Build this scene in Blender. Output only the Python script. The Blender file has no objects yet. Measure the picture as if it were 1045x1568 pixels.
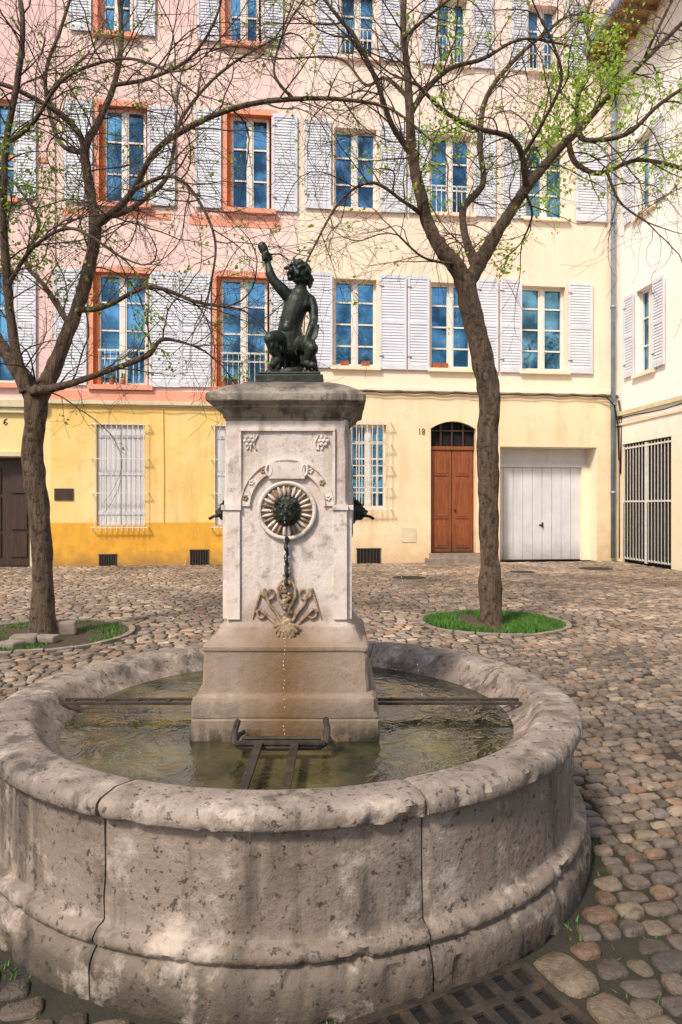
import bpy, math, random
import numpy as np
from mathutils import Vector, Matrix, noise
random.seed(7); rng=np.random.default_rng(7)
F=1045.0; CX=522.5; HY=777.0; H=1.6
TH=math.radians(6.5); OY=19.445
sc=bpy.context.scene
def P(u,v,d): return Vector(((u-CX)/F*d, d, H-(v-HY)/F*d))
def G(u,v):
    d=H*F/(v-HY); return P(u,v,d)
def fac(u,v):
    a=(u-CX)/F; t=OY/(1-math.tan(TH)*a)
    return t*a/math.cos(TH), H+(HY-v)/F*t
CXR=fac(945,777)[0]
CR=Vector((CXR*math.cos(TH), OY+CXR*math.sin(TH),0))
def rw(u,v):
    a=(u-CX)/F
    r=(CR.y*a-CR.x)/(math.sin(TH)+math.cos(TH)*a)
    t=CR.y-r*math.cos(TH)
    return r, H+(HY-v)/F*t

# ------------------------------------------------------------ materials
def lin(c): return tuple(((x/255)/12.92 if x/255<=.04045 else ((x/255+.055)/1.055)**2.4) for x in c)+(1,)
def mat(name, stops, scale=4, detail=4, rough=.8, bump=.2, bscale=40, metallic=0, spots=None, zst=None, attr=None,
        xst=None, spec=.5, spots2=None, bdist=.01, big=None, stretch=None, streak=None, spots3=None):
    m=bpy.data.materials.new(name); m.use_nodes=True; nt=m.node_tree; N=nt.nodes; L=nt.links
    b=N['Principled BSDF']; tc=N.new('ShaderNodeTexCoord'); co=tc.outputs['Object']
    if stretch:
        mp=N.new('ShaderNodeMapping'); mp.inputs['Scale'].default_value=stretch; L.new(co,mp.inputs[0]); con=mp.outputs[0]
    else: con=co
    def nz(s,d=3,r=.6,c=None):
        n=N.new('ShaderNodeTexNoise'); n.inputs['Scale'].default_value=s; n.inputs['Detail'].default_value=d; n.inputs['Roughness'].default_value=r
        L.new(c if c is not None else co,n.inputs['Vector']); return n.outputs['Fac']
    def ramp(f,st):
        r=N.new('ShaderNodeValToRGB'); e=r.color_ramp.elements
        while len(e)<len(st): e.new(.5)
        for k,(p,c) in enumerate(st):
            e[k].position=p; e[k].color=c if len(c)==4 else tuple(c)+(1,)
        L.new(f,r.inputs[0]); return r.outputs[0]
    def mix(f,a,bb,mode='MIX'):
        x=N.new('ShaderNodeMix'); x.data_type='RGBA'; x.blend_type=mode
        if isinstance(f,float): x.inputs[0].default_value=f
        else: L.new(f,x.inputs[0])
        for i,s in ((6,a),(7,bb)):
            if isinstance(s,tuple): x.inputs[i].default_value=s if len(s)==4 else s+(1,)
            else: L.new(s,x.inputs[i])
        return x.outputs[2]
    def mth(op,a,bb=None,clamp=False):
        x=N.new('ShaderNodeMath'); x.operation=op; x.use_clamp=clamp
        for i,s in ((0,a),(1,bb)):
            if s is None: continue
            if isinstance(s,(int,float)): x.inputs[i].default_value=s
            else: L.new(s,x.inputs[i])
        return x.outputs[0]
    def mr(f,a,bb,c=0,d=1):
        x=N.new('ShaderNodeMapRange'); x.clamp=True
        L.new(f,x.inputs[0])
        for i,s in enumerate((a,bb,c,d)): x.inputs[i+1].default_value=s
        return x.outputs[0]
    base=nz(scale,detail,.65,con)
    col=ramp(base,stops)
    if attr:
        at=N.new('ShaderNodeAttribute'); at.attribute_name=attr
        col=mix(1.0,at.outputs['Color'],col,'MULTIPLY')
    if big:
        col=mix(mth('MULTIPLY',mr(nz(big[1],3),.42,.68),big[2]),col,big[0])
    sx=None
    if zst or xst:
        sx=N.new('ShaderNodeSeparateXYZ'); L.new(co,sx.inputs[0])
    if zst:
        zn=nz(3,4)
        for (z0,z1,c,am) in zst:
            f=mr(mth('ADD',sx.outputs[2],mth('MULTIPLY',mth('SUBTRACT',zn,.5),abs(z1-z0)*1.8)),z0,z1,1,0)
            col=mix(mth('MULTIPLY',f,am),col,c)
    if streak: # colour, xy scale, lo, hi, amount : vertical runs
        mp2=N.new('ShaderNodeMapping'); mp2.inputs['Scale'].default_value=(streak[1],streak[1],streak[1]*.12); L.new(co,mp2.inputs[0])
        col=mix(mth('MULTIPLY',mr(nz(1,4,.65,mp2.outputs[0]),streak[2],streak[3]),streak[4]),col,streak[0])
    for sp in (spots3,spots,spots2):
        if sp:   # color,scale,lo,hi,amount
            col=mix(mth('MULTIPLY',mr(nz(sp[1],5,.7),sp[2],sp[3]),sp[4]),col,sp[0])
    if xst:
        ax=mth('ADD',mth('ABSOLUTE',sx.outputs[0]),mth('MULTIPLY',mth('SUBTRACT',nz(9,4),.5),.14))
        f=mth('MULTIPLY',mr(ax,0,xst[0],1,0),mr(sx.outputs[2],xst[1],xst[2],0,1))
        col=mix(mth('MULTIPLY',f,xst[4]),col,xst[3])
    L.new(col,b.inputs['Base Color'])
    b.inputs['Metallic'].default_value=metallic
    b.inputs['Specular IOR Level'].default_value=spec
    rr=mr(base,.3,.7,max(rough-.12,0.02),min(rough+.1,1)); L.new(rr,b.inputs['Roughness'])
    if bump:
        bp=N.new('ShaderNodeBump'); bp.inputs['Strength'].default_value=bump; bp.inputs['Distance'].default_value=bdist
        L.new(nz(bscale,5,.68,con),bp.inputs['Height']); L.new(bp.outputs[0],b.inputs['Normal'])
    return m
def two(c1,c2,lo=.3,hi=.7): return [(lo,lin(c1)),(hi,lin(c2))]

M={}
M['pink']=mat('pink_stucco',two((240,200,190),(250,218,207)),.5,4,.9,.25,60,big=(lin((250,226,212)),.25,.65),spots=(lin((224,180,166)),3,.56,.75,.45),streak=(lin((222,180,168)),1.4,.52,.74,.4))
M['pink2']=mat('rose_stucco',two((234,194,188),(245,210,202)),.5,4,.9,.25,60,streak=(lin((212,170,164)),1.4,.52,.74,.4))
M['cream']=mat('cream_stucco',two((244,222,192),(251,234,210)),.5,4,.9,.25,60,big=(lin((248,213,188)),.3,.75),spots=(lin((228,197,160)),2.2,.55,.76,.5),zst=[(13.5,8,lin((250,224,212)),.8)],streak=(lin((222,194,164)),1.5,.53,.74,.45))  # zst: washed-out haze put into the colour, paler pink with height
M['creamlow']=mat('cream_stucco_lower',two((238,211,170),(247,226,188)),.6,4,.9,.3,50,big=(lin((244,208,170)),.5,.6),spots=(lin((222,186,136)),2.2,.53,.74,.6),zst=[(0,1.1,lin((204,170,130)),.7)],streak=(lin((212,180,138)),1.8,.52,.72,.5))
M['yellow']=mat('yellow_stucco',two((234,192,106),(244,208,128)),.7,4,.9,.25,50,big=(lin((246,220,166)),.4,.7),spots=(lin((208,162,84)),3,.52,.75,.6),streak=(lin((202,160,92)),2.2,.51,.73,.5))
M['ochre']=mat('ochre_dado',two((222,160,46),(236,178,66)),.8,4,.9,.25,50,spots=(lin((184,134,56)),2.5,.51,.75,.65),zst=[(0,.5,lin((160,120,72)),.85)],streak=(lin((190,140,62)),2.5,.52,.73,.5))
M['palerow']=mat('straw_stucco',two((236,206,138),(245,220,156)),.7,4,.9,.25,50,spots=(lin((212,174,104)),3,.53,.75,.5))
M['salmon']=mat('salmon_trim',two((232,152,122),(241,174,146)),2,4,.85,.2,50,spots=(lin((210,128,98)),4,.55,.75,.5))
M['orange']=mat('orange_paint',two((224,112,40),(236,132,58)),2,4,.8,.15,50)
M['white']=mat('white_render',two((250,244,234),(253,250,243)),.5,4,.9,.2,60,zst=[(2.6,4.6,lin((246,226,190)),.85)],big=(lin((248,234,212)),.4,.5),streak=(lin((224,210,190)),1.6,.55,.75,.4))
M['shutter']=mat('shutter_paint',two((206,207,215),(226,226,231)),1.5,4,.6,.1,60,spots=(lin((180,176,176)),5,.56,.8,.5))
M['frame']=mat('window_frame_paint',two((222,214,200),(238,232,222)),3,3,.5,.05,60)
M['cornice']=mat('cornice_stone',two((205,190,150),(228,214,180)),3,4,.85,.3,50,spots=(lin((110,100,80)),7,.58,.75,.6))
M['bar']=mat('painted_iron',two((205,200,190),(230,225,215)),8,3,.6,.1,60)
M['iron']=mat('dark_iron',two((46,42,38),(80,70,60)),12,4,.6,.4,60,metallic=.3,spots=(lin((108,78,54)),22,.54,.7,.65))
M['wood']=mat('red_brown_door_wood',two((118,62,32),(158,88,48)),3,4,.45,.25,30,stretch=(8,8,.7),zst=[(.2,.9,lin((86,50,32)),.6)])
M['darkwood']=mat('dark_door_wood',two((50,34,26),(78,54,40)),3,4,.5,.25,30,stretch=(8,8,.7))
M['garage']=mat('garage_paint',two((204,202,206),(224,222,224)),1.2,4,.6,.1,60,zst=[(0,.6,lin((160,152,144)),.6)],streak=(lin((184,180,180)),3,.5,.75,.5))
M['dark']=mat('dark_opening',two((12,11,12),(25,22,20)),3,2,.9,0)
M['terra']=mat('terracotta',two((150,72,44),(190,104,66)),6,3,.8,.2,50)
M['tile']=mat('roof_tile',two((150,92,62),(196,136,96)),3,4,.9,.5,20)
M['eave']=mat('eave_timber',two((150,112,66),(190,148,92)),3,4,.8,.3,30)
M['pipe']=mat('zinc_pipe',two((120,138,156),(160,174,186)),3,3,.45,.1,50,metallic=.3)
M['pipe2']=mat('cast_pipe',two((110,95,86),(140,122,108)),3,3,.6,.1,50)
def glass():
    m=bpy.data.materials.new('window_glass'); m.use_nodes=True; nt=m.node_tree; N=nt.nodes;L=nt.links
    b=N['Principled BSDF']; tc=N.new('ShaderNodeTexCoord')
    n=N.new('ShaderNodeTexNoise'); n.inputs['Scale'].default_value=1.3; n.inputs['Detail'].default_value=3; L.new(tc.outputs['Object'],n.inputs[0])
    n2=N.new('ShaderNodeTexNoise'); n2.inputs['Scale'].default_value=1.1; n2.inputs['Detail'].default_value=4; L.new(tc.outputs['Object'],n2.inputs[0])
    r=N.new('ShaderNodeValToRGB'); e=r.color_ramp.elements; e[0].position=.40; e[0].color=(.03,.10,.17,1); e[1].position=.6; e[1].color=(.17,.42,.62,1)  # blue of the sky reflection partly put into the tint, in noise patches
    L.new(n2.outputs[0],r.inputs[0]); L.new(r.outputs[0],b.inputs['Base Color'])
    b.inputs['Metallic'].default_value=.8; b.inputs['Roughness'].default_value=.04
    bp=N.new('ShaderNodeBump'); bp.inputs['Strength'].default_value=.6; bp.inputs['Distance'].default_value=.10; L.new(n.outputs[0],bp.inputs['Height']); L.new(bp.outputs[0],b.inputs['Normal'])
    return m
M['glass']=glass()
M['basin']=mat('basin_limestone',two((140,125,112),(186,168,153)),3.0,6,.75,.8,30,bdist=.010,
    big=(lin((112,101,91)),1.3,.75),spots=(lin((42,37,32)),34,.575,.625,.8),spots2=(lin((206,189,173)),6,.54,.68,.6),spots3=(lin((104,90,74)),7,.52,.66,.6),
    zst=[(.54,.625,lin((130,113,99)),.6),(.0,.18,lin((74,64,51)),.9),(.165,.225,lin((84,73,60)),.4)],streak=(lin((70,62,53)),8,.51,.64,.75))  # wall below rim: grime, with its shade put into the colour too
M['pillar']=mat('pillar_limestone',two((206,189,178),(232,219,210)),2.5,5,.8,.7,30,bdist=.008,
    big=(lin((192,175,162)),2,.6),spots=(lin((134,112,90)),14,.55,.68,.65),streak=(lin((160,140,122)),10,.49,.66,.65),spots3=(lin((172,152,134)),5,.54,.66,.5),
    zst=[(.98,1.16,lin((142,122,104)),.9),(.55,.82,lin((98,84,68)),.85),(.53,.60,lin((46,44,28)),.9)],xst=(.26,1.25,1.0,lin((110,80,44)),.9))
M['relief']=mat('relief_stone',two((128,102,74),(190,164,136)),14,4,.8,.5,60,bdist=.004,spots=(lin((72,54,34)),26,.47,.62,.8))
M['reliefl']=mat('relief_stone_light',two((204,187,174),(232,219,209)),8,4,.8,.4,60,bdist=.004,spots=(lin((146,126,106)),18,.53,.68,.65))
M['cap']=mat('mossy_capstone',two((130,118,104),(180,166,150)),7,5,.9,.8,40,bdist=.008,spots=(lin((60,54,44)),14,.54,.66,.8),spots2=(lin((206,188,168)),6,.58,.7,.5),
    zst=[(2.26,2.11,lin((66,62,50)),.8)],streak=(lin((66,58,48)),10,.47,.62,.75))
M['bronze']=mat('bronze_patina',two((28,32,27),(58,63,51)),12,4,.52,.3,50,metallic=.4,bdist=.004,spots=(lin((92,102,82)),18,.56,.72,.55),spots2=(lin((98,72,46)),10,.6,.75,.45))
M['joint']=mat('ground_dirt',two((36,32,27),(66,58,48)),3,5,.95,.8,60,big=(lin((48,50,30)),1.3,.6))
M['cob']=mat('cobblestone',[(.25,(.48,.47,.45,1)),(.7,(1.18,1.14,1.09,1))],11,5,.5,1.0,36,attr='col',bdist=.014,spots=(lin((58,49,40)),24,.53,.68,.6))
M['grass']=mat('grass_blades',two((44,84,22),(92,138,44)),6,3,.7,0)
M['soil']=mat('soil',two((56,46,34),(84,72,50)),12,4,.95,.8,40)
M['curb']=mat('pit_edge_stone',two((118,106,94),(158,142,128)),6,4,.85,.5,40)
M['bark']=mat('bark',two((66,50,39),(134,108,84)),9,5,.9,1.0,16,bdist=.06,stretch=(2.4,2.4,.45),big=(lin((116,96,78)),2,.6),spots=(lin((34,27,21)),14,.51,.62,.8),spots3=(lin((158,132,98)),5,.58,.7,.5))
M['twig']=mat('twig_bark',two((54,40,33),(106,83,66)),6,2,.85,0,40)
def leafm(nm,c1,c2):
    m=mat(nm,two(c1,c2),5,2,.5,0)
    b=m.node_tree.nodes['Principled BSDF']; nt=m.node_tree
    t=nt.nodes.new('ShaderNodeBsdfTranslucent'); t.inputs[0].default_value=lin(c2)
    mx=nt.nodes.new('ShaderNodeMixShader'); mx.inputs[0].default_value=.4
    nt.links.new(b.outputs[0],mx.inputs[1]); nt.links.new(t.outputs[0],mx.inputs[2])
    nt.links.new(mx.outputs[0],nt.nodes['Material Output'].inputs[0]); return m
M['leafr']=leafm('spring_leaf',(132,178,44),(190,222,86))
M['leafl']=leafm('young_leaf',(84,122,36),(144,178,60))
def waterm():
    m=bpy.data.materials.new('fountain_water'); m.use_nodes=True; nt=m.node_tree; N=nt.nodes;L=nt.links
    b=N['Principled BSDF']; tc=N.new('ShaderNodeTexCoord')
    n=N.new('ShaderNodeTexNoise'); n.inputs['Scale'].default_value=2.6; n.inputs['Detail'].default_value=6; L.new(tc.outputs['Object'],n.inputs[0])
    r=N.new('ShaderNodeValToRGB'); r.color_ramp.elements[0].color=lin((34,38,22)); r.color_ramp.elements[1].color=lin((98,90,56)); r.color_ramp.elements[0].position=.40; r.color_ramp.elements[1].position=.68
    L.new(n.outputs[0],r.inputs[0]); L.new(r.outputs[0],b.inputs['Base Color'])
    b.inputs['Roughness'].default_value=.04; b.inputs['IOR'].default_value=1.5
    w=N.new('ShaderNodeTexNoise'); w.inputs['Scale'].default_value=7; w.inputs['Detail'].default_value=3; w.inputs['Distortion'].default_value=1.5; L.new(tc.outputs['Object'],w.inputs[0])
    bp=N.new('ShaderNodeBump'); bp.inputs['Strength'].default_value=.45; bp.inputs['Distance'].default_value=.018; L.new(w.outputs[0],bp.inputs['Height']); L.new(bp.outputs[0],b.inputs['Normal'])
    return m
M['water']=waterm()
def streamm():
    m=bpy.data.materials.new('water_stream'); m.use_nodes=True; b=m.node_tree.nodes['Principled BSDF']
    b.inputs['Base Color'].default_value=(.9,.92,.95,1); b.inputs['Roughness'].default_value=.1; b.inputs['IOR'].default_value=1.33; return m
M['stream']=streamm()

# ------------------------------------------------------------ mesh builder
class MB:
    def __init__(s,mats): s.v=[];s.f=[];s.m=[];s.names=mats
    def mi(s,k): 
        if k not in s.names: s.names.append(k)
        return s.names.index(k)
    def add(s,vs,fs,k):
        o=len(s.v); s.v.extend(vs); i=s.mi(k)
        for f in fs: s.f.append([a+o for a in f]); s.m.append(i)
    def box(s,x0,x1,y0,y1,z0,z1,k,M4=None):
        vs=[(x,y,z) for z in (z0,z1) for y in (y0,y1) for x in (x0,x1)]
        if M4: vs=[tuple(M4@Vector(q)) for q in vs]
        s.add(vs,[(0,2,3,1),(4,5,7,6),(0,1,5,4),(2,6,7,3),(0,4,6,2),(1,3,7,5)],k)
    def quad(s,a,b,c,d,k): s.add([a,b,c,d],[(0,1,2,3)],k)
    def tube(s,pts,rad,n,k,cap=True,rough=0):
        pts=[Vector(p) for p in pts]
        if not hasattr(rad,'__len__'): rad=[rad]*len(pts)
        vs=[];fs=[]; up=None
        for i,p in enumerate(pts):
            t=(pts[min(i+1,len(pts)-1)]-pts[max(i-1,0)])
            if t.length<1e-9: t=Vector((0,0,1))
            t.normalize()
            if up is None:
                up=t.orthogonal().normalized()
            else:
                up=(up-t*up.dot(t))
                if up.length<1e-6: up=t.orthogonal()
                up.normalize()
            w=t.cross(up)
            for j in range(n):
                a=2*math.pi*j/n; rr=rad[i]
                q=p+(up*math.cos(a)+w*math.sin(a))*rr
                if rough: q=p+(q-p)*(1+rough*.6*noise.noise(q*7)+rough*1.2*noise.noise(Vector((q.x*24,q.y*24,q.z*4))))
                vs.append(tuple(q))
        for i in range(len(pts)-1):
            for j in range(n):
                a=i*n+j;b=i*n+(j+1)%n; fs.append((a,b,b+n,a+n))
        if cap:
            fs.append(tuple(range(n))[::-1]); fs.append(tuple(range((len(pts)-1)*n,len(pts)*n)))
        s.add(vs,fs,k)
    def ball(s,c,r,k,seg=12,ring=8,M4=None):
        if not hasattr(r,'__len__'): r=(r,r,r)
        vs=[];fs=[]
        for i in range(ring+1):
            ph=math.pi*i/ring
            for j in range(seg):
                a=2*math.pi*j/seg
                q=Vector((r[0]*math.sin(ph)*math.cos(a),r[1]*math.sin(ph)*math.sin(a),r[2]*math.cos(ph)))
                if M4: q=M4@q
                vs.append((c[0]+q.x,c[1]+q.y,c[2]+q.z))
        for i in range(ring):
            for j in range(seg):
                a=i*seg+j;b=i*seg+(j+1)%seg; fs.append((a,a+seg,b+seg,b))
        s.add(vs,fs,k)
    def cap(s,pts,rad,k,n=12):
        s.tube(pts,rad,n,k)
        for p,r in zip(pts,rad): s.ball(p,r*1.0,k,n,8)
    def build(s,name,parent=None,smooth=False,bevel=0,remesh=0,smit=0,angle=None):
        me=bpy.data.meshes.new(name); me.from_pydata(s.v,[],s.f)
        for k in s.names: me.materials.append(M[k])
        me.polygons.foreach_set('material_index',s.m)
        if smooth: me.polygons.foreach_set('use_smooth',[True]*len(s.f))
        me.update(); ob=bpy.data.objects.new(name,me); sc.collection.objects.link(ob)
        if parent: ob.parent=parent
        if bevel:
            b=ob.modifiers.new('b','BEVEL'); b.width=bevel; b.segments=2; b.limit_method='ANGLE'
        if remesh:
            r=ob.modifiers.new('r','REMESH'); r.mode='VOXEL'; r.voxel_size=remesh; r.use_smooth_shade=True
            if smit:
                q=ob.modifiers.new('s','SMOOTH'); q.factor=.5; q.iterations=smit
        if smooth and angle:
            try:
                me.set_sharp_from_angle(angle=math.radians(angle))
            except Exception: pass
        return ob
def empty(name,loc=(0,0,0),rz=0,parent=None):
    e=bpy.data.objects.new(name,None); e.location=loc; e.rotation_euler=(0,0,rz); sc.collection.objects.link(e)
    if parent: e.parent=parent
    return e

# ------------------------------------------------------------ facades
def wall(mb,x0,x1,z0,z1,ops,kf,cutx=(),cutz=()):
    xs=sorted({round(a,4) for a in [x0,x1,*cutx]+[o[0] for o in ops]+[o[1] for o in ops] if x0<=a<=x1})
    zs=sorted({round(a,4) for a in [z0,z1,*cutz]+[o[2] for o in ops]+[o[3] for o in ops] if z0<=a<=z1})
    for i in range(len(xs)-1):
        for j in range(len(zs)-1):
            cx=(xs[i]+xs[i+1])/2; cz=(zs[j]+zs[j+1])/2
            if any(o[0]<cx<o[1] and o[2]<cz<o[3] for o in ops): continue
            mb.quad((xs[i],0,zs[j]),(xs[i+1],0,zs[j]),(xs[i+1],0,zs[j+1]),(xs[i],0,zs[j+1]),kf(cx,cz))
    for o in ops:
        a,b,c,d,dp,k=o
        mb.quad((a,0,c),(a,0,d),(a,dp,d),(a,dp,c),k); mb.quad((b,0,c),(b,dp,c),(b,dp,d),(b,0,d),k)
        mb.quad((a,0,d),(b,0,d),(b,dp,d),(a,dp,d),k); mb.quad((a,0,c),(a,dp,c),(b,dp,c),(b,0,c),k)
def window(mb,a,b,c,d,y,rows=3,fr='frame',fw=.07,gl='glass'):
    yy=y
    mb.quad((a,yy+.05,c),(b,yy+.05,c),(b,yy+.05,d),(a,yy+.05,d),gl)
    mb.box(a,a+fw,yy-.02,yy+.04,c,d,fr); mb.box(b-fw,b,yy-.02,yy+.04,c,d,fr)
    mb.box(a+fw,b-fw,yy-.018,yy+.038,d-fw,d,fr); mb.box(a+fw,b-fw,yy-.018,yy+.038,c,c+fw*1.5,fr)
    m=(a+b)/2; mb.box(m-.06,m+.06,yy-.03,yy+.035,c+fw*1.5,d-fw,fr)
    for s_ in (-1,1): mb.box(min(m+s_*.06,m+s_*.1),max(m+s_*.06,m+s_*.1),yy-.01,yy+.03,c+fw*1.5,d-fw,fr)
    for i in range(1,rows):
        z=c+(d-c)*i/rows
        mb.box(a+fw,m-.10,yy,yy+.03,z-.022,z+.022,fr); mb.box(m+.10,b-fw,yy,yy+.03,z-.022,z+.022,fr)
def shutter(mb,a,b,c,d,k='shutter'):
    y0,y1=-.07,-.03; w=.06
    off=random.uniform(0,.02); y0-=off;y1-=off
    c+=random.uniform(-.012,.012)
    mb.box(a,a+w,y0,y1,c,d,k); mb.box(b-w,b,y0,y1,c,d,k)
    zr=[c,c+.16,c+(d-c)*.5-.05,c+(d-c)*.5+.05,d-.1,d]
    for i in (0,2,4): mb.box(a+w,b-w,y0+.003,y1-.003,zr[i],zr[i+1],k)
    for lo,hi in ((zr[1],zr[2]),(zr[3],zr[4])):
        n=max(3,int((hi-lo)/.078)); st=(hi-lo)/n
        for i in range(n):
            z=lo+i*st
            mb.add([(a+w,y0+.008,z),(b-w,y0+.008,z),(b-w,y0+.026,z+st),(a+w,y0+.026,z+st),
                    (a+w,y0+.026,z),(b-w,y0+.026,z)],[(0,1,2,3),(0,4,5,1)],k)
    for z in (c+.35,d-.35): mb.box(a-.01,a+.12,y0-.008,y0-.002,z,z+.03,'pipe2')
def grille(mb,a,b,c,d,n,hs,k='bar',out=.16):
    for i in range(n+1):
        x=a+(b-a)*i/n; mb.tube([(x,-out,c-.05),(x,-out,d+.05)],.011,5,k)
    for i in range(hs+1):
        z=c+.05+(d-c-.1)*i/hs; mb.box(a-.12,b+.12,-out-.012,-out+.012,z-.012,z+.012,k)
        for x in (a-.12,b+.10): mb.box(x,x+.02,-out+.012,0,z-.01,z+.01,k)
def vent(mb,u0,u1,v0,v1):
    a,z1=fac(u0,v0); b,z0=fac(u1,v1); mb.box(a,b,-.02,-.004,z0,z1,'dark')
    n=7
    for i in range(n+1):
        x=a+(b-a)*i/n; mb.box(x-.012,x+.012,-.035,-.021,z0,z1,'iron')
    mb.box(a-.03,b+.03,-.038,-.003,z1,z1+.03,'iron'); mb.box(a-.03,b+.03,-.038,-.003,z0-.03,z0,'iron')

def FX(u,v=500): return fac(u,v)[0]
TOPZ=18.2
sA=FX(78); sB=FX(458); sC=CXR
# pink house
E1=empty('pink_townhouse',(0,OY,0),TH)
mb=MB([]); ops=[]; wins=[]
RB=(9.95,12.62); RC=(4.95,8.05)
pw=[(152,226,RB),(348,416,RB),(143,228,RC),(332,413,RC),(150,205,(14.6,17.2)),(345,400,(14.6,17.2))]
for (u0,u1,(z0,z1)) in pw:
    a,b=FX(u0),FX(u1); ops.append((a,b,z0,z1,.28,'orange' if z1<14 else 'salmon')); wins.append((a,b,z0,z1))
gd=(*[FX(148),FX(222)],fac(148,805)[1],fac(148,650)[1]); ops.append((gd[0],gd[1],gd[2],gd[3],.16,'yellow'))
gd2=(*[FX(330),FX(404)],gd[2],gd[3]); ops.append((gd2[0],gd2[1],gd2[2],gd2[3],.16,'yellow'))
zs_=4.42
def kf(x,z):
    if z<1.18: return 'ochre'
    return 'yellow' if z<zs_ else 'pink'
wall(mb,sA,sB,0,TOPZ,ops,kf,(),(1.18,zs_))
mb.build('walls',E1)
mb=MB([])
for i,(a,b,c,d) in enumerate(wins):
    window(mb,a+.1,b-.06,c,d,.2,4 if d<9 else 3)
    mb.box(a,a+.1,.1,.2,c,d,'orange' if d<14 else 'salmon')
    mb.box(a-.12,b+.12,-.14,.0,c-.13,c,'salmon')
    mb.box(a-.14,b+.14,-.022,-.002,d,d+.16,'salmon'); mb.box(a-.14,a,-.02,-.002,c,d,'salmon')
    if d<9:
        mb.box(a+.12,b-.08,.02,.035,c+.95,c+1.0,'bar')
        for j in range(9):
            x=a+.15+(b-a-.26)*j/8; mb.box(x-.008,x+.008,.02,.035,c,c+.95,'bar')
        for q in range(3):
            x=a+.2+q*.3; mb.tube([(x,-.04,c),(x,-.04,c+.16)],.07,10,'terra')
            for t in range(14):
                mb.ball((x+random.gauss(0,.05),-.04+random.gauss(0,.03),c+.2+random.uniform(0,.12)),random.uniform(.015,.035),'leafl',5,3)
    w=(b-a)/2+.06
    shutter(mb,a-w-.2,a-.16,c-.02,d+.04); shutter(mb,b+.03,b+w+.05,c-.02,d+.04)
for g in (gd,gd2):
    m=(g[0]+g[1])/2
    for (a,b) in ((g[0],m-.006),(m+.006,g[1])):
        mb.box(a,b,.1,.14,g[2],g[3],'garage'); 
        n=5
        for i in range(n):
            x0=a+(b-a)*i/n; mb.box(x0+.008,x0+(b-a)/n-.008,.08,.1,g[2]+.03,g[3]-.03,'garage')
        for z in (g[2]+.3,(g[2]+g[3])/2,g[3]-.35): mb.box(a+.01,b-.01,.06,.08,z,z+.09,'garage')
    grille(mb,g[0],g[1],g[2]-.1,g[3]+.05,9,3)
mb.box(sA-.1,sB,-.10,-.001,zs_,zs_+.1,'cornice'); mb.box(sA-.1,sB,-.06,-.001,zs_+.1,zs_+.38,'salmon')
mb.box(sA+.3,FX(262),-.012,-.001,9.55,9.75,'salmon'); mb.box(FX(290),FX(430),-.012,-.001,9.45,9.75,'salmon')
mb.box(sA-.06,sA+.12,-.04,-.001,zs_+.38,TOPZ,'pink2')
mb.tube([(sA+.4+(sB-sA-.5)*i/30,-.12,zs_-.04+.02*math.sin(i*1.3)) for i in range(31)],.012,5,'pipe2')
mb.tube([(FX(250),-.03,zs_-.05),(FX(250)+.02,-.03,2.8),(FX(251),-.03,1.2)],.012,5,'yellow')
vent(mb,153,178,850,877); vent(mb,292,319,843,868)
a,z1=fac(84,748); b,z0=fac(113,766); mb.box(a,b,-.03,-.001,z0,z1,'darkwood')
mb.build('windows_shutters_trim',E1)
# far-left house
E0=empty('yellow_townhouse',(0,OY,0),TH)
mb=MB([]); x0=-17.0
ops=[(FX(-40),FX(47),0,fac(20,700)[1],.4,'palerow'),(FX(-45),FX(22),RC[0],RC[1],.28,'salmon'),(FX(-45),FX(22),RB[0],RB[1],.28,'salmon')]
wall(mb,x0,sA,0,TOPZ,ops,lambda x,z:('ochre' if z<.3 else 'palerow') if z<4.3 else 'pink2',(),(.3,4.3,))
mb.build('walls',E0)
mb=MB([])
for o in ops[1:]:
    window(mb,o[0],o[1],o[2],o[3],.2,3); w=(o[1]-o[0])/2
    shutter(mb,o[1]+.04,o[1]+w+.02,o[2],o[3]); shutter(mb,o[0]-w,o[0]-.04,o[2],o[3])
    mb.box(o[0]-.12,o[1]+.12,-.12,-.001,o[2]-.13,o[2],'salmon')
o=ops[0]
mb.box(o[0],o[1],.3,.36,0,o[3],'darkwood'); m=(o[0]+o[1])/2
for a,b in ((o[0]+.1,m-.05),(m+.05,o[1]-.1)):
    for c,d in ((.25,.9),(1.0,1.9),(2.0,2.7)): mb.box(a+.08,b-.08,.26,.3,c,d,'darkwood')
mb.box(FX(-70),FX(62),-.1,-.001,o[3]+.02,o[3]+.14,'cornice'); mb.box(o[1],o[1]+.18,-.04,-.001,0,o[3],'cornice')
mb.box(x0,sA-.1,-.16,-.001,4.3,4.48,'cornice'); mb.box(x0,sA-.1,-.1,-.001,4.15,4.3,'cornice')
c=fac(13,620); mb.ball((c[0],-.01,c[1]),(.3,.03,.2),'cornice',20,8); mb.ball((c[0],-.03,c[1]),(.2,.025,.12),'dark',20,8)
mb.box(x0,sA-.05,-.03,-.001,10.95,11.1,'salmon')
c=fac(9,647)
pts=[(c[0]+.04,-.006,c[1]+.1),(c[0]-.03,-.006,c[1]+.06),(c[0]-.05,-.006,c[1]-.02),(c[0],-.006,c[1]-.07),(c[0]+.05,-.006,c[1]-.02),(c[0],-.006,c[1]+.02),(c[0]-.045,-.006,c[1]-.02)]
mb.tube(pts,.012,5,'dark')
mb.build('windows_door_trim',E0)
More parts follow.
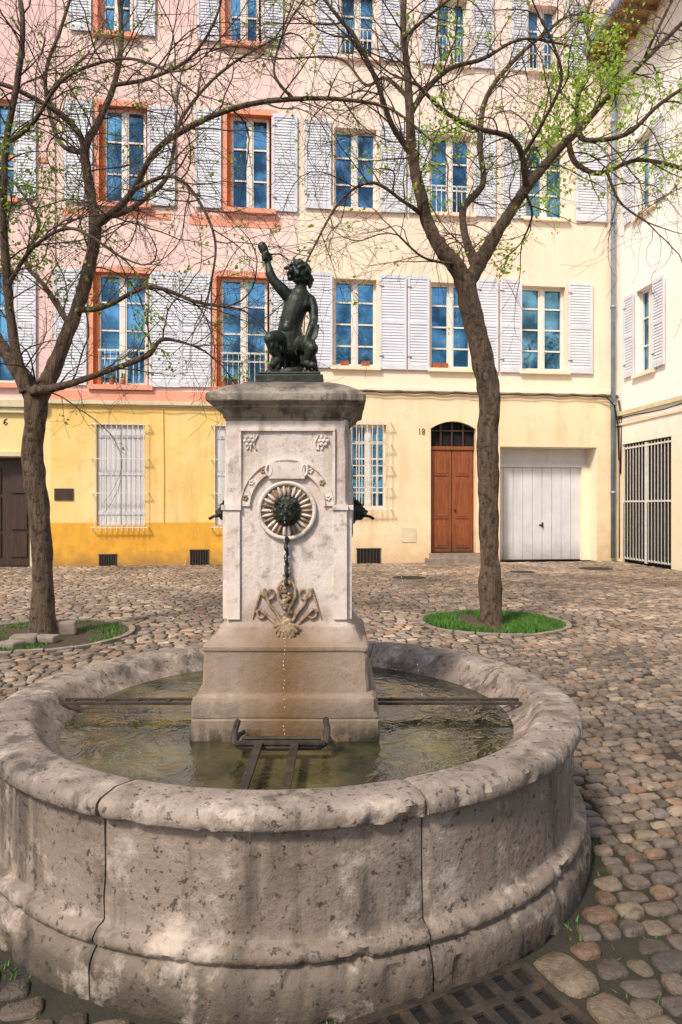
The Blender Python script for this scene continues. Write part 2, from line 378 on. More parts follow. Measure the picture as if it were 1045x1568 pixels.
# cream house
E2=empty('cream_townhouse',(0,OY,0),TH)
mb=MB([]);ops=[];wins=[]
CC=(5.62,8.12); CB=(10.12,12.42); CA=(14.45,16.4)
cw=[(512,577,CC,472,510,580,622),(660,724,CC,624,658,729,762),(800,866,CC,765,799,868,906),
    (512,577,CB,467,508,581,621),(660,722,CB,624,658,724,758),(806,866,CB,768,803,880,928),
    (522,576,CA,486,518,580,612),(672,716,CA,645,670,722,755),(810,854,CA,783,808,866,897)]
for q in cw:
    a,b=FX(q[0]),FX(q[1]); ops.append((a,b,q[2][0],q[2][1],.3,'cream')); wins.append((a,b)+q[2]+tuple(FX(t) for t in q[3:]))
gw=(FX(538),FX(592),fac(560,780)[1],fac(560,650)[1]); ops.append(gw+(.25,'creamlow'))
dr=(FX(660),FX(729),0.28,fac(690,645)[1]); ops.append(dr+(.28,'creamlow'))
gg=(FX(766),FX(914),0.0,fac(800,684)[1]); ops.append(gg+(.75,'white'))
zl=fac(700,600)[1]
wall(mb,sB,sC,0,TOPZ,ops,lambda x,z:'creamlow' if z<zl else 'cream',(),(zl,))
mb.build('walls',E2)
mb=MB([])
for i,(a,b,c,d,s0,s1,s2,s3) in enumerate(wins):
    window(mb,a,b,c,d,.2,4 if i<3 else 3)
    mb.box(a-.1,b+.1,-.12,0,c-.1,c,'cream')
    z0=c-.06; z1=d+.14
    shutter(mb,s0,s1-.02,z0,z1); shutter(mb,s2+.02,s3,z0,z1)
    if i>=6 or i==4:
        for j in range(9):
            x=a+(b-a)*j/8; mb.box(x-.01,x+.01,-.06,-.04,c,c+.75,'bar')
        mb.box(a-.02,b+.02,-.065,-.035,c+.75,c+.79,'bar')
for u,v in ((668,563),(680,563),(528,560),(560,560)):
    s_,z_=fac(u,v); mb.box(s_-.11,s_+.11,-.1,.08,CC[0]+.002,CC[0]+.14,'terra')
window(mb,gw[0],gw[1],gw[2],gw[3],.18,5); 
for q in (.25,.75):
    x=gw[0]+(gw[1]-gw[0])*q; mb.box(x-.015,x+.015,.17,.215,gw[2],gw[3],'frame')
grille(mb,gw[0]-.02,gw[1]+.02,gw[2]-.05,gw[3]+.1,7,4,out=.2)
vent(mb,547,582,841,863)
a,b,c,d=dr; zt=fac(690,688)[1]
mb.box(a,b,.22,.27,c,zt,'wood'); m=(a+b)/2
for x0_,x1_ in ((a+.06,m-.02),(m+.02,b-.06)):
    mb.box(x0_,x1_,.18,.22,c+.02,zt-.03,'wood')
    for p,q in ((c+.15,c+.85),(c+1.0,c+2.1),(c+2.25,zt-.2)):
        mb.box(x0_+.09,x1_-.09,.155,.18,p,q,'wood'); mb.box(x0_+.14,x1_-.14,.14,.155,p+.06,q-.06,'wood')
mb.box(a,b,.14,.24,zt,zt+.1,'wood')
mb.quad((a,.24,zt+.1),(b,.24,zt+.1),(b,.24,d),(a,.24,d),'dark')
for i in range(5):
    x=a+(b-a)*i/4; mb.box(x-.025,x+.025,.16,.2,zt+.1,d,'darkwood')
mb.box(a,b,.165,.205,d-.28,d-.24,'darkwood')
n=12; rise=.22
for i in range(n):
    xa=a+(b-a)*i/n; xb=a+(b-a)*(i+1)/n
    za=d-rise*(2*(xa-m)/(b-a))**2; zb=d-rise*(2*(xb-m)/(b-a))**2
    mb.add([(xa,-.004,za),(xb,-.004,zb),(xb,-.004,d+.002),(xa,-.004,d+.002),(xa,.14,za),(xb,.14,zb)],[(0,1,2,3),(0,4,5,1)],'creamlow')
mb.ball((m+.08,.13,c+1.25),.035,'iron')
mb.box(a-.18,b+.22,-.35,.1,0.0,.14,'curb'); mb.box(a-.05,b+.1,-.12,.2,.14,.28,'curb')
a,b,c,d=gg; zt=fac(800,712)[1]
mb.box(a,b,.6,.68,zt,d,'garage'); n=9; bb=b-.25
for i in range(n):
    x=a+(bb-a)*i/n; mb.box(x+.006,x+(bb-a)/n-.006,.56,.6,.03,zt-.03,'garage')
mb.box(a,b,.605,.66,0,zt,'garage'); mb.box(a,b,.5,.6,zt-.03,zt+.05,'garage'); mb.box(bb,b,.45,.6,0,zt-.03,'white')
mb.box(a+(bb-a)*.55,a+(bb-a)*.55+.03,.5,.56,1.0,1.15,'iron'); mb.box(a+(bb-a)*.52,a+(bb-a)*.52+.08,.53,.56,1.05,1.09,'iron')
a_,z1=fac(615,808); b_,z0=fac(637,830); mb.box(a_,b_,-.02,-.001,z0,z1,'cornice')
mb.box(sB,sC,-.05,-.001,zl,zl+.09,'cream')
pts=[(sB+(sC-sB)*i/40,-.07,zl-.03+.02*math.sin(i*1.7)) for i in range(41)]; mb.tube(pts,.022,6,'pipe2')
mb.tube([(p[0],p[1]-.03,p[2]-.05-.01*math.sin(p[0]*5)) for p in pts],.014,5,'dark')
s_,z_=fac(645,661)
mb.box(s_-.05,s_-.03,-.01,-.002,z_-.09,z_+.09,'dark')
for dz in (-.045,.045):
    mb.tube([(s_+.07+.035*math.cos(t),-.008,z_+dz+.042*math.sin(t)) for t in [k*math.pi/5 for k in range(11)]],.01,5,'dark')
mb.build('windows_door_garage_trim',E2)
for E,xa,xb in ((E0,-17,sA),(E1,sA,sB),(E2,sB,sC+.0)):
    mb=MB([]); mb.box(xa+.003,xb-.003,-.5,.0,TOPZ,TOPZ+.18,'eave')
    mb.add([(xa,-.6,TOPZ+.18),(xb,-.6,TOPZ+.18),(xb,5,TOPZ+2.2),(xa,5,TOPZ+2.2)],[(0,1,2,3)],'tile')
    mb.add([(xa,5,TOPZ+2.2),(xb,5,TOPZ+2.2),(xb,9.5,TOPZ),(xa,9.5,TOPZ)],[(0,1,2,3)],'tile')
    mb.box(xa+.003,xb-.003,9,9.3,0,TOPZ,'cream')
    if E is E0: mb.box(xa,xa+.2,.02,9,0,TOPZ,'cream')
    mb.build('roof',E)
mb=MB([]); s_=FX(936); 
mb.tube([(s_,-.12,.1),(s_,-.12,11.5),(s_+.05,-.12,14.6),(s_-.3,-.5,15.1)],.07,10,'pipe')
for z in (2,4.6,7.5,10,13): mb.tube([(s_,-.12,z),(s_,-.12,z+.08)],.09,10,'pipe')
mb.tube([(s_+.22,-.14,.1),(s_+.22,-.14,4.3)],.055,10,'pipe2')
mb.tube([(FX(905),-.1,zl-.05),(FX(925),-.16,zl-.1),(FX(936),-.2,zl-.35),(FX(941),-.2,zl-.9),(FX(942),-.22,3.0)],.02,6,'dark')
mb.tube([(FX(941),-.24,zl-.2),(FX(946),-.26,zl-.8),(FX(944),-.24,2.6)],.03,6,'darkwood')
mb.build('drainpipe',None,smooth=True).matrix_world=Matrix.Translation((0,OY,0))@Matrix.Rotation(TH,4,'Z')
# right house
E3=empty('white_townhouse',tuple(CR),TH-math.pi/2)
mb=MB([]); ops=[]
g0,g1=rw(953,700)[0],rw(1028,700)[0]
ops.append((g0,g1,0.0,3.45,.2,'creamlow'))
ww=[(1.05,1.95,5.35,7.7),(1.05,1.95,9.8,12.0),(4.0,4.9,5.35,7.7),(4.0,4.9,9.8,12.0)]
for q in ww: ops.append(q+(.25,'white'))
EZ=15.2
wall(mb,0,12,0,EZ,ops,lambda x,z:'white')
mb.box(12,12.2,0,8,0,EZ,'white')
mb.build('walls',E3)
mb=MB([])
for q in ww:
    window(mb,q[0],q[1],q[2],q[3],.18,3)
    w=(q[1]-q[0])/2+.1
    shutter(mb,q[0]-w-.02,q[0]-.03,q[2],q[3]); shutter(mb,q[1]+.03,q[1]+w+.02,q[2],q[3])
    mb.box(q[0]-.1,q[1]+.1,-.1,-.001,q[2]-.1,q[2],'cream')
mb.box(0,12,-.07,-.001,4.3,4.42,'cornice'); mb.box(0,12,-.04,-.001,4.02,4.08,'cream')
mb.tube([(x_*.5,-.07,4.2+.03*math.sin(x_)) for x_ in range(25)],.015,5,'dark')
mb.box(g0-.0,g1,.10,.12,0,3.45,'dark')
mb.box(-.0,12,-1.0,-.001,EZ-.15,EZ,'eave')
for i in range(24): mb.box(i*.5,i*.5+.1,-.95,-.002,EZ-.3,EZ-.152,'eave')
mb.box(-.0,12,-1.1,-1.0,EZ-.15,EZ+.05,'pipe')
mb.add([(0,-1.1,EZ+.06),(12,-1.1,EZ+.06),(12,5,18),(0,5,18)],[(0,1,2,3)],'tile')
mb.build('windows_shutters_trim',E3)
mb=MB([])
n=15
for i in range(n+1):
    x=g0+.05+(g1-g0-.1)*i/n; mb.box(x-.012,x+.012,.04,.052,.08,3.42,'bar' )
for z in (.1,1.75,3.3): mb.box(g0+.02,g1-.02,.03,.055,z,z+.05,'bar')
for i in range(n+1):
    x=g0+.05+(g1-g0-.1)*i/n; mb.box(x-.010,x+.010,.018,.026,.12,1.72,'iron' )
mb.box((g0+g1)/2-.03,(g0+g1)/2+.03,.0,.07,.05,3.4,'bar')
mb.build('gate',E3)

# ------------------------------------------------------------ ground and cobbles
mb=MB([]); S=300
mb.quad((-S,-S,0),(S,-S,0),(S,S,0),(-S,S,0),'joint'); mb.build('ground')
BC=Vector((-.258,3.56,0)); T1=G(65,972); T2=G(755,953)
GR=(Vector((.634,2.385,0)),Vector((-.9,-.43,0)).normalized())
gx=GR[1]; gy=Vector((gx.y,-gx.x,0)); 
if gy.y>0: gy=-gy
PR1,PR2=1.05,.97
def gab(X,Y):
    dx=X-GR[0].x; dy=Y-GR[0].y
    return dx*gx.x+dy*gx.y, dx*gy.x+dy*gy.y
def blocked(x,y):
    if math.hypot(x-BC.x,y-BC.y)<1.505: return True
    if math.hypot(x-T1.x,y-T1.y)<PR1+.10 or math.hypot(x-T2.x,y-T2.y)<PR2+.10: return True
    if y>OY+math.tan(TH)*x-.12: return True
    a,b=gab(x,y)
    if -.05<a<.98 and -.03<b<.55: return True
    if -.20<a<.0 and -.03<b<.55: return True
    if x>CR.x+(CR.y-y)*math.tan(TH)-.1: return True
    return False
pal=[(152,135,119),(164,146,128),(136,120,106),(172,152,132),(146,132,122),(122,107,94),(180,160,138),(160,130,106),(138,127,120)]
pal=[lin(c)[:3] for c in pal]
st=[] # x,y,a,b,rot,h,color
rot=math.radians(14); cr,sr=math.cos(rot),math.sin(rot)
yy=-4.0
while yy<27:
    near=yy<7
    dep=(.092 if near else .130)*random.uniform(.88,1.14); xx=-16+random.uniform(0,.15)
    while xx<20:
        w=random.uniform(.078,.15)*(1 if near else 1.45)
        cx=xx+w/2; cy=yy+dep/2+.07*math.sin(cx*1.1+yy*.4)+.035*math.sin(cx*2.7)+random.gauss(0,.006)
        X=cx*cr-cy*sr; Y=cx*sr+cy*cr
        if .6<Y<21.6 and abs(X)<.55*Y+2.0 and not blocked(X,Y) and random.random()>.006:
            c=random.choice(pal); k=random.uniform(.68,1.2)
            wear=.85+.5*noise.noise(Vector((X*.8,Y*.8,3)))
            k*=min(1.0,.50+.11*max(0,Y-2.0))*(1.25 if Y>8 else 1)*wear  # foreground shade put into stone colour: darkest near camera, lighter far off
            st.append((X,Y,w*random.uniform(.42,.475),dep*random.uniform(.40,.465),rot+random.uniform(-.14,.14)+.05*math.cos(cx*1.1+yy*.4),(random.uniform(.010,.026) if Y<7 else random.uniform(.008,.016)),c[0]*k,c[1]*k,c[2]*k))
        xx+=w
    yy+=dep
for (a,b,wa,wb) in [(-.10,.10,.082,.115),(-.10,.335,.08,.11)]:
    p=GR[0]+gx*a+gy*b; c=lin((128,113,96)); st.append((p.x,p.y,wa,wb,math.atan2(gx.y,gx.x),.018,*c[:3]))
st=np.array(st); K=12; n=len(st)
ang=np.linspace(0,2*np.pi,K,endpoint=False)+np.pi/K
e=.5
cu=np.sign(np.cos(ang))*np.abs(np.cos(ang))**e; su=np.sign(np.sin(ang))*np.abs(np.sin(ang))**e
jit=rng.uniform(.86,1.08,(n,K)); jit=(jit+np.roll(jit,1,1))/2
skew=rng.normal(0,.14,(n,1))
rings=[(1.0,-.02),(.99,.35),(.88,.86),(.55,1.0)]
V=[]
tilt=rng.normal(0,.05,(n,2))
for (s_,zf) in rings:
    lx=st[:,2:3]*cu*jit*s_*(1+skew*su); ly=st[:,3:4]*su*jit*s_
    c_=np.cos(st[:,4:5]); s2_=np.sin(st[:,4:5])
    X=st[:,0:1]+lx*c_-ly*s2_; Y=st[:,1:2]+lx*s2_+ly*c_
    Z=(st[:,5:6]*zf+lx*tilt[:,0:1]+ly*tilt[:,1:2]+rng.normal(0,.0016,(n,K))) if zf>0 else np.full((n,K),-.015)
    V.append(np.stack([X,Y,Z],-1))
V=np.stack(V,1).reshape(n,-1,3); R=len(rings)
cen=np.stack([st[:,0],st[:,1],st[:,5]*1.02],-1)[:,None,:]
V=np.concatenate([V,cen],1); nv=R*K+1
V=V.reshape(-1,3)
lq=[]
for r in range(R-1):
    for j in range(K):
        lq.append([r*K+j,r*K+(j+1)%K,(r+1)*K+(j+1)%K,(r+1)*K+j])
lt=[[(R-1)*K+j,(R-1)*K+(j+1)%K,R*K] for j in range(K)]
off=(np.arange(n)*nv)[:,None,None]
q=(np.array(lq)[None]+off).reshape(-1,4); t=(np.array(lt)[None]+off).reshape(-1,3)
me=bpy.data.meshes.new('cobblestone_paving'); me.vertices.add(len(V)); me.vertices.foreach_set('co',V.ravel())
nl=q.size+t.size; me.loops.add(nl); me.loops.foreach_set('vertex_index',np.concatenate([q.ravel(),t.ravel()]))
me.polygons.add(len(q)+len(t))
ls=np.concatenate([np.arange(len(q))*4,q.size+np.arange(len(t))*3]); me.polygons.foreach_set('loop_start',ls.astype(np.int32))
me.update(calc_edges=True); me.polygons.foreach_set('use_smooth',np.ones(len(q)+len(t),bool))
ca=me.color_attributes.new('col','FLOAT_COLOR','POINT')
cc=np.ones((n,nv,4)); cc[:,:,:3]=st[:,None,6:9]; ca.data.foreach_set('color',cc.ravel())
me.materials.append(M['cob']); me.validate()
ob=bpy.data.objects.new('cobblestone_paving',me); sc.collection.objects.link(ob)
print('stones',n)
# weeds in the joints round the basin and litter
mb=MB([])
for i in range(2600):
    a=random.uniform(0,6.283); r=random.gauss(1.50,.03) if i%3 else random.uniform(1.5,2.2)
    x=BC.x+r*math.cos(a); y=BC.y+r*math.sin(a)
    if r<1.475 or noise.noise(Vector((x*3,y*3,1)))<.0: continue
    ga,gb=gab(x,y)
    if -.02<ga<.94 and 0<gb<.5: continue
    h=random.uniform(.008,.028); w=random.uniform(.002,.005); t=random.uniform(0,3.14)
    mb.add([(x-w*math.cos(t),y-w*math.sin(t),.002),(x+w*math.cos(t),y+w*math.sin(t),.002),(x+random.gauss(0,.01),y+random.gauss(0,.01),h)],[(0,1,2)],'grass')
mb.build('joint_weeds')
# drain grate
E=empty('drain_grate',(GR[0].x,GR[0].y,0),0); 
mb=MB([]); M4=Matrix(((gx.x,gy.x,0,0),(gx.y,gy.y,0,0),(0,0,1,0),(0,0,0,1)))
LX,LY=.92,.5
mb.box(0,LX,0,LY,.003,.006,'dark',M4)
mb.box(0,LX,0,.035,.007,.026,'iron',M4); mb.box(0,LX,LY-.035,LY,.007,.026,'iron',M4)
mb.box(0,.035,.035,LY-.035,.007,.026,'iron',M4); mb.box(LX-.035,LX,.035,LY-.035,.007,.026,'iron',M4)
nb=11
for i in range(1,nb):
    x=.0175+(LX-.035)*i/nb; mb.box(x-.017,x+.017,.035,LY-.035,.009,.024,'iron',M4)
for i in range(1,4):
    y=LY*i/4; mb.box(.035,LX-.035,y-.017,y+.017,.0095,.0235,'iron',M4)
mb.build('grate_bars',E,bevel=.004)
for i,(u,v,r) in enumerate([(627,886,.45),(800,877,.36),(912,872,.5)]):
    p=G(u,v); mb=MB([]); mb.tube([(0,0,0),(0,0,.02)],r,32,'curb'); mb.tube([(0,0,.02),(0,0,.026)],r*.86,32,'iron')
    for k in range(-4,5):
        w=math.sqrt(max(0,.64-(k/5)**2))*r; mb.box(-w,w,k*r/5-.015,k*r/5+.015,.0265,.032,'iron')
    o=mb.build('manhole_cover'); o.location=p; o.location.z=0

# ------------------------------------------------------------ fountain
EF=empty('stone_fountain',tuple(BC))
prof=[(1.462,-.01),(1.466,.02),(1.466,.10),(1.462,.125),(1.450,.145),(1.440,.155),(1.430,.160),(1.430,.168),(1.446,.178),(1.450,.192),(1.444,.208),(1.430,.218),(1.404,.222),
      (1.397,.228),(1.395,.25),(1.393,.30),(1.392,.36),(1.391,.42),(1.391,.48),(1.390,.53),(1.390,.562),(1.392,.570),(1.412,.575),(1.426,.581),(1.432,.592),(1.433,.614),(1.429,.630),(1.418,.642),(1.402,.648),
      (1.38,.650),(1.34,.651),(1.30,.650),(1.262,.647),(1.240,.640),(1.222,.626),(1.205,.604),(1.185,.580),(1.155,.556),(1.125,.535),(1.10,.51),(1.085,.47),(1.08,.40),(1.08,.2),(1.2,.1),(1.35,.0)]
for k in range(8):
    mb=MB([]); gap=.0026; a0=math.radians(-22.5+45*k)+gap; a1=math.radians(22.5+45*k)-gap; n=90
    vs=[];fs=[]; m=len(prof); dr_=random.uniform(-.004,.004); dz_=random.uniform(-.004,.004)
    for i in range(n+1):
        a=a0+(a1-a0)*i/n; edge=min(i,n-i)
        for j,(r,z) in enumerate(prof):
            d0=Vector((math.sin(a),-math.cos(a),0)); p=d0*r+Vector((0,0,z))
            if j<m-4:
                w=.0035*noise.noise(p*3.1+Vector((k*7,0,0)))+.0022*noise.noise(p*11)+.0022*noise.noise(p*36)
                chip=noise.noise(p*11+Vector((3,9,k)))+.5*noise.noise(p*30)
                cc_=-.02*max(0,chip-.33)*3 if 21<j<30 or j<12 else 0
                cc_=max(cc_,-.018)
                eb=-.006*max(0,1+noise.noise(p*20)) if edge==0 else (-.0025*max(0,1+2*noise.noise(p*20)) if edge==1 else 0)
                p+=d0*((w+dr_+eb+cc_) if r>1.3 else w)
                p.z+=dz_+(w*.8 + (cc_*.7) + eb if j>24 and j<38 else 0)
            vs.append(tuple(p))
    for i in range(n):
        for j in range(m):
            a=i*m+j; b=i*m+(j+1)%m; fs.append((a,a+m,b+m,b))
    fs.append(tuple(range(m))); fs.append(tuple(range(n*m,(n+1)*m))[::-1])
    mb.add(vs,fs,'basin'); mb.build('basin_block_%d'%(k+1),EF,smooth=True,angle=45)
mb=MB([])
core=[(1.375,.02),(1.375,.60),(1.36,.635),(1.25,.635),(1.16,.545),(1.10,.45),(1.10,.05)]
vs=[];fs=[];n=96;m=len(core)
for i in range(n):
    a=2*math.pi*i/n
    for r,z in core: vs.append((r*math.sin(a),-r*math.cos(a),z))
for i in range(n):
    for j in range(m-1):
        a=i*m+j;b=((i+1)%n)*m+j; fs.append((a,b,b+1,a+1))
mb.add(vs,fs,'soil'); mb.build('mortar',EF)
mb=MB([]); n=96; vs=[(0,0,.53)]+[(1.15*math.cos(2*math.pi*i/n),1.15*math.sin(2*math.pi*i/n),.53) for i in range(n)]
mb.add(vs,[(0,1+i,1+(i+1)%n) for i in range(n)],'water'); mb.build('water',EF)
def sq(mb,prof,k,ns=20,ch=.012,amp=.003,seed=0,top=True):
    vs=[];fs=[]
    pr=[]
    for (h0,z0),(h1,z1) in zip(prof[:-1],prof[1:]):
        m=max(1,int(math.hypot(h1-h0,z1-z0)/.025))
        for i in range(m): t=i/m; pr.append((h0+(h1-h0)*t,z0+(z1-z0)*t))
    pr.append(prof[-1]); 
    for h,z in pr:
        ring=[]
        cs=[(-1,-1),(1,-1),(1,1),(-1,1)]
        for q in range(4):
            a=Vector((cs[q][0]*h,cs[q][1]*h,0)); b=Vector((cs[(q+1)%4][0]*h,cs[(q+1)%4][1]*h,0)); d=(b-a).normalized()
            aa=a+d*ch; bb=b-d*ch
            for i in range(ns+1): ring.append(aa+(bb-aa)*i/ns)
        for p in ring:
            p=p+Vector((0,0,z)); w=noise.noise(p*7+Vector((seed,0,0)))*amp+noise.noise(p*25)*amp*.7
            cn=min(abs(p.x),abs(p.y))/h
            if cn>.93: w-=amp*2.2*max(0,noise.noise(p*9+Vector((seed,3,1)))+.1)*3
            r_=Vector((p.x,p.y,0)).normalized(); p=p+r_*w; p.z+=w*.6; vs.append(tuple(p))
    m=4*(ns+1)
    for i in range(len(pr)-1):
        for j in range(m):
            a=i*m+j;b=i*m+(j+1)%m; fs.append((a,b,b+m,a+m))
    if top: fs.append(tuple(range((len(pr)-1)*m,len(pr)*m)))
    mb.add(vs,fs,k)
mb=MB([])
sq(mb,[(.437,.4),(.437,.60),(.437,.622),(.426,.630),(.430,.636),(.430,.70),(.424,.722),(.408,.738),(.38,.742)],'pillar',amp=.006,seed=1)
sq(mb,[(.388,.735),(.387,.80),(.382,.90),(.382,.925),(.388,.935),(.388,.950),(.380,.962),(.372,.966),(.362,.970),(.350,.985),(.336,1.005),(.328,1.02),(.324,1.032),(.308,1.04),(.300,1.05),(.296,1.06),(.294,2.02)],'pillar',amp=.003,seed=2)
mb.build('pillar',EF,smooth=True,angle=28)
mb=MB([])
sq(mb,[(.292,2.012),(.300,2.02),(.300,2.030),(.308,2.032),(.311,2.044),(.320,2.058),(.336,2.070),(.344,2.073),(.344,2.084),(.350,2.086),(.354,2.093),(.366,2.098),(.374,2.100),(.376,2.104),(.376,2.132),(.370,2.140),(.35,2.152),(.32,2.170),(.29,2.186),(.24,2.205),(.20,2.218),(.12,2.224)],'cap',amp=.0035,seed=5)
mb.build('capstone',EF,smooth=True,angle=28)
def fx(u): return (u-443)*3.26/F
def fz(v): return H-(v-HY)*3.26/F
YF=-.295
for side in range(3):
    Mr=Matrix.Rotation([0,math.pi/2,-math.pi/2][side],4,'Z')
    mb=MB([])
    for s_ in (-1,1):
        x0_,x1_=sorted((s_*.224,s_*.286)); mb.box(x0_,x1_,YF-.014,YF+.02,fz(948),fz(782),'reliefl',Mr)
        mb.box(x0_-.006,x1_+.006,YF-.022,YF+.02,fz(781),fz(773),'reliefl',Mr)
        x0_,x1_=sorted((s_*.218,s_*.230)); mb.box(x0_,x1_,YF-.013,YF+.02,fz(772),fz(661),'reliefl',Mr)
    mb.box(-.230,.230,YF-.0125,YF+.02,fz(660),fz(655),'reliefl',Mr)
    cz=fz(775)
    for r0,r1,o_ in ((.176,.184,.017),(.219,.225,.017),(.184,.219,.009)):
        n=30;vs=[];fs=[]
        for i in range(n+1):
            a=math.pi*i/n
            for r,y in ((r0,YF+.01),(r0,YF-o_),(r1,YF-o_),(r1,YF+.01)): vs.append(tuple(Mr@Vector((r*math.cos(a),y,cz+r*math.sin(a)))))
        for i in range(n):
            for j in range(3): a=i*4+j; fs.append((a,a+4,a+5,a+1))
        mb.add(vs,fs,'reliefl')
    for i in range(8):
        a=math.pi*(i+.5)/8; c=(.202*math.cos(a),cz+.202*math.sin(a))
        for q in range(5):
            t=q*2*math.pi/5; mb.ball(tuple(Mr@Vector((c[0]+.009*math.cos(t),YF-.011,c[1]+.009*math.sin(t)))),(.0068,.0068,.0068),'relief' if i%2 else 'reliefl',8,5)
    for cx_,cz_ in ((fx(385),fz(675)),(fx(499),fz(675))):
        mb.ball(tuple(Mr@Vector((cx_,YF-.006,cz_))),.011,'reliefl',10,6)
        for q in range(6):
            t=q*math.pi/3; mb.ball(tuple(Mr@Vector((cx_+.019*math.cos(t),YF-.004,cz_+.019*math.sin(t)))),.010,'reliefl',8,5)
        for q in range(3):
            mb.tube([tuple(Mr@Vector((cx_+(-1 if cx_<0 else 1)*-.02*q*.8+.01*math.sin(k*1.1+q),YF-.003,cz_+.03-k*.018))) for k in range(5)],.005,6,'reliefl')
    mb.box(-.085,.085,YF-.0195,YF+.01,fz(733),fz(708),'reliefl',Mr)
    for s_ in (-1,1):
        mb.tube([tuple(Mr@Vector((s_*(.085+.014*math.cos(t)),YF-.016,fz(720)+.028*math.sin(t)))) for t in [k*math.pi/4 for k in range(9)]],.007,6,'reliefl')
    mz=fz(782)
    mb.tube([tuple(Mr@Vector((0,YF+.01,mz))),tuple(Mr@Vector((0,YF-.012,mz)))],.140,40,'relief')
    for R_,r_ in ((.132,.010),(.062,.008)):
        mb.tube([tuple(Mr@Vector((R_*math.cos(t),YF-.015,mz+R_*math.sin(t)))) for t in [k*2*math.pi/48 for k in range(49)]],r_,8,'relief' if R_<.1 else 'reliefl')
    for i in range(26):
        t=2*math.pi*i/26; c=Vector((.095*math.cos(t),YF-.016,mz+.095*math.sin(t)))
        m4=(Mr.to_3x3()@Matrix.Rotation(-t,3,'Y')).to_4x4()
        mb.ball(tuple(Mr@c),(.028,.010,.0078),'reliefl' if i%3 else 'relief',10,6,m4)
    mb.build('carved_relief_%d'%(side+1),EF,smooth=True,angle=35)
    mb=MB([])
    def lp(x,y,z): return tuple(Mr@Vector((x,YF-y,mz+z)))
    mb.ball(lp(0,.03,0),(.05,.05,.055),'bronze'); mb.ball(lp(0,.072,-.016),(.026,.026,.022),'bronze')
    mb.ball(lp(0,.06,-.038),(.02,.02,.014),'bronze'); mb.ball(lp(0,.094,-.006),(.011,.011,.008),'bronze')
    mb.tube([lp(0,.05,.03),lp(0,.085,.0)],[.014,.010],8,'bronze')
    for s_ in (-1,1):
        mb.ball(lp(s_*.022,.066,.016),.012,'bronze'); mb.ball(lp(s_*.018,.078,-.02),(.016,.016,.012),'bronze'); mb.ball(lp(s_*.042,.045,.042),.014,'bronze')
        mb.tube([lp(s_*.008,.075,.026),lp(s_*.034,.06,.034)],.007,6,'bronze')
    for i in range(14):
        t=2*math.pi*i/14; mb.ball(lp(.052*math.cos(t),.022,.056*math.sin(t)),(.017,.017,.019),'bronze',8,6)
        t+=.22; mb.ball(lp(.060*math.cos(t),.008,.062*math.sin(t)),(.012,.012,.014),'bronze',8,6)
    mb.build('lion_mask_%d'%(side+1),EF,remesh=.0032,smit=0)
    mb=MB([]); mb.tube([lp(0,.07,-.028),lp(0,.11,-.03),lp(0,.135,-.045)],.008,10,'bronze'); mb.build('spout_%d'%(side+1),EF,smooth=True)
    mb=MB([]); pts=[]; N_=60
    for i in range(N_):
        t=i/(N_-1)
        if side==0: pts.append(lp(.004*math.sin(i*.8),.137+.05*t,-.05-(mz-.05-.53)*t))
        else: pts.append(lp(.003*math.sin(i*1.9),.137+.26*t,-.05-(mz-.05-.53)*t*t))
    for i in range(N_-1):
        if random.random()<(.4 if side==0 else .22): mb.tube([pts[i],tuple(Vector(pts[i]).lerp(Vector(pts[i+1]),random.uniform(.2,.6)))],.0012,5,'stream')
    mb.build('water_drops_%d'%(side+1),EF,smooth=True)
mb=MB([])
pts=[(fx(443)+.004*math.sin(i*1.6),YF-.03-.01*math.cos(i*1.6),fz(822)-(fz(822)-fz(895))*i/16) for i in range(17)]
mb.tube(pts,[.009+.0025*math.sin(i*2.1) for i in range(17)],8,'bronze')
mb.tube([(p[0]+.008*math.sin(i*1.3),p[1]-.005*math.cos(i*1.3),p[2]) for i,p in enumerate(pts)],.005,6,'bronze')
for i in range(9): mb.ball((fx(443)+random.uniform(-.012,.012),YF-.02,fz(872+i*4)),random.uniform(.008,.014),'relief',8,6)
mb.build('hanging_staff',EF,smooth=True)
mb=MB([])
def spiral(cx_,cz_,r0,r1,turn,a0,s_,rad,ext=None):
    pts=[];rr=[]
    n=26
    for i in range(n):
        t=i/(n-1); r=r0+(r1-r0)*t; a=a0+turn*t
        pts.append((s_*(cx_+r*math.cos(a)),YF-.010,cz_+r*math.sin(a))); rr.append(rad*(.6+.4*t))
    if ext:
        for (x,z) in ext: pts.append((s_*x,YF-.012,z)); rr.append(rad)
    mb.tube(pts,rr,8,'relief')
for s_ in (-1,1):
    spiral(.082,fz(908),.010,.036,7,0,s_,.008,[(.085,fz(925)),(.05,fz(938)),(.02,fz(955))])
    spiral(.118,fz(940),.008,.026,6.5,1,s_,.007,[(.07,fz(950)),(.03,fz(964))])
    mb.tube([(s_*.015,YF-.012,fz(930)),(s_*.04,YF-.014,fz(915)),(s_*.04,YF-.016,fz(900)),(s_*.02,YF-.014,fz(888))],[.010,.009,.007,.005],8,'relief')
    mb.tube([(s_*.12,YF-.006,fz(900)),(s_*.135,YF-.008,fz(918)),(s_*.165,YF-.006,fz(948))],[.005,.007,.003],8,'relief')
for i in range(18): 
    mb.ball((random.uniform(-.018,.018),YF-.016,fz(888+i*3.5)),(random.uniform(.008,.018),.014,random.uniform(.008,.014)),'relief',8,6)
for i in range(9):
    t=math.radians(-90+(i-4)*20); mb.tube([(0,YF-.045,fz(952)),(.034*math.cos(t),YF-.056,fz(952)+.038*math.sin(t)),(.060*math.cos(t),YF-.05,fz(953)+.075*math.sin(t))],[.005,.008,.009],8,'relief')
mb.ball((0,YF-.032,fz(950)),(.028,.024,.018),'relief')
mb.build('scroll_ornament',EF,remesh=.0030,smit=0)
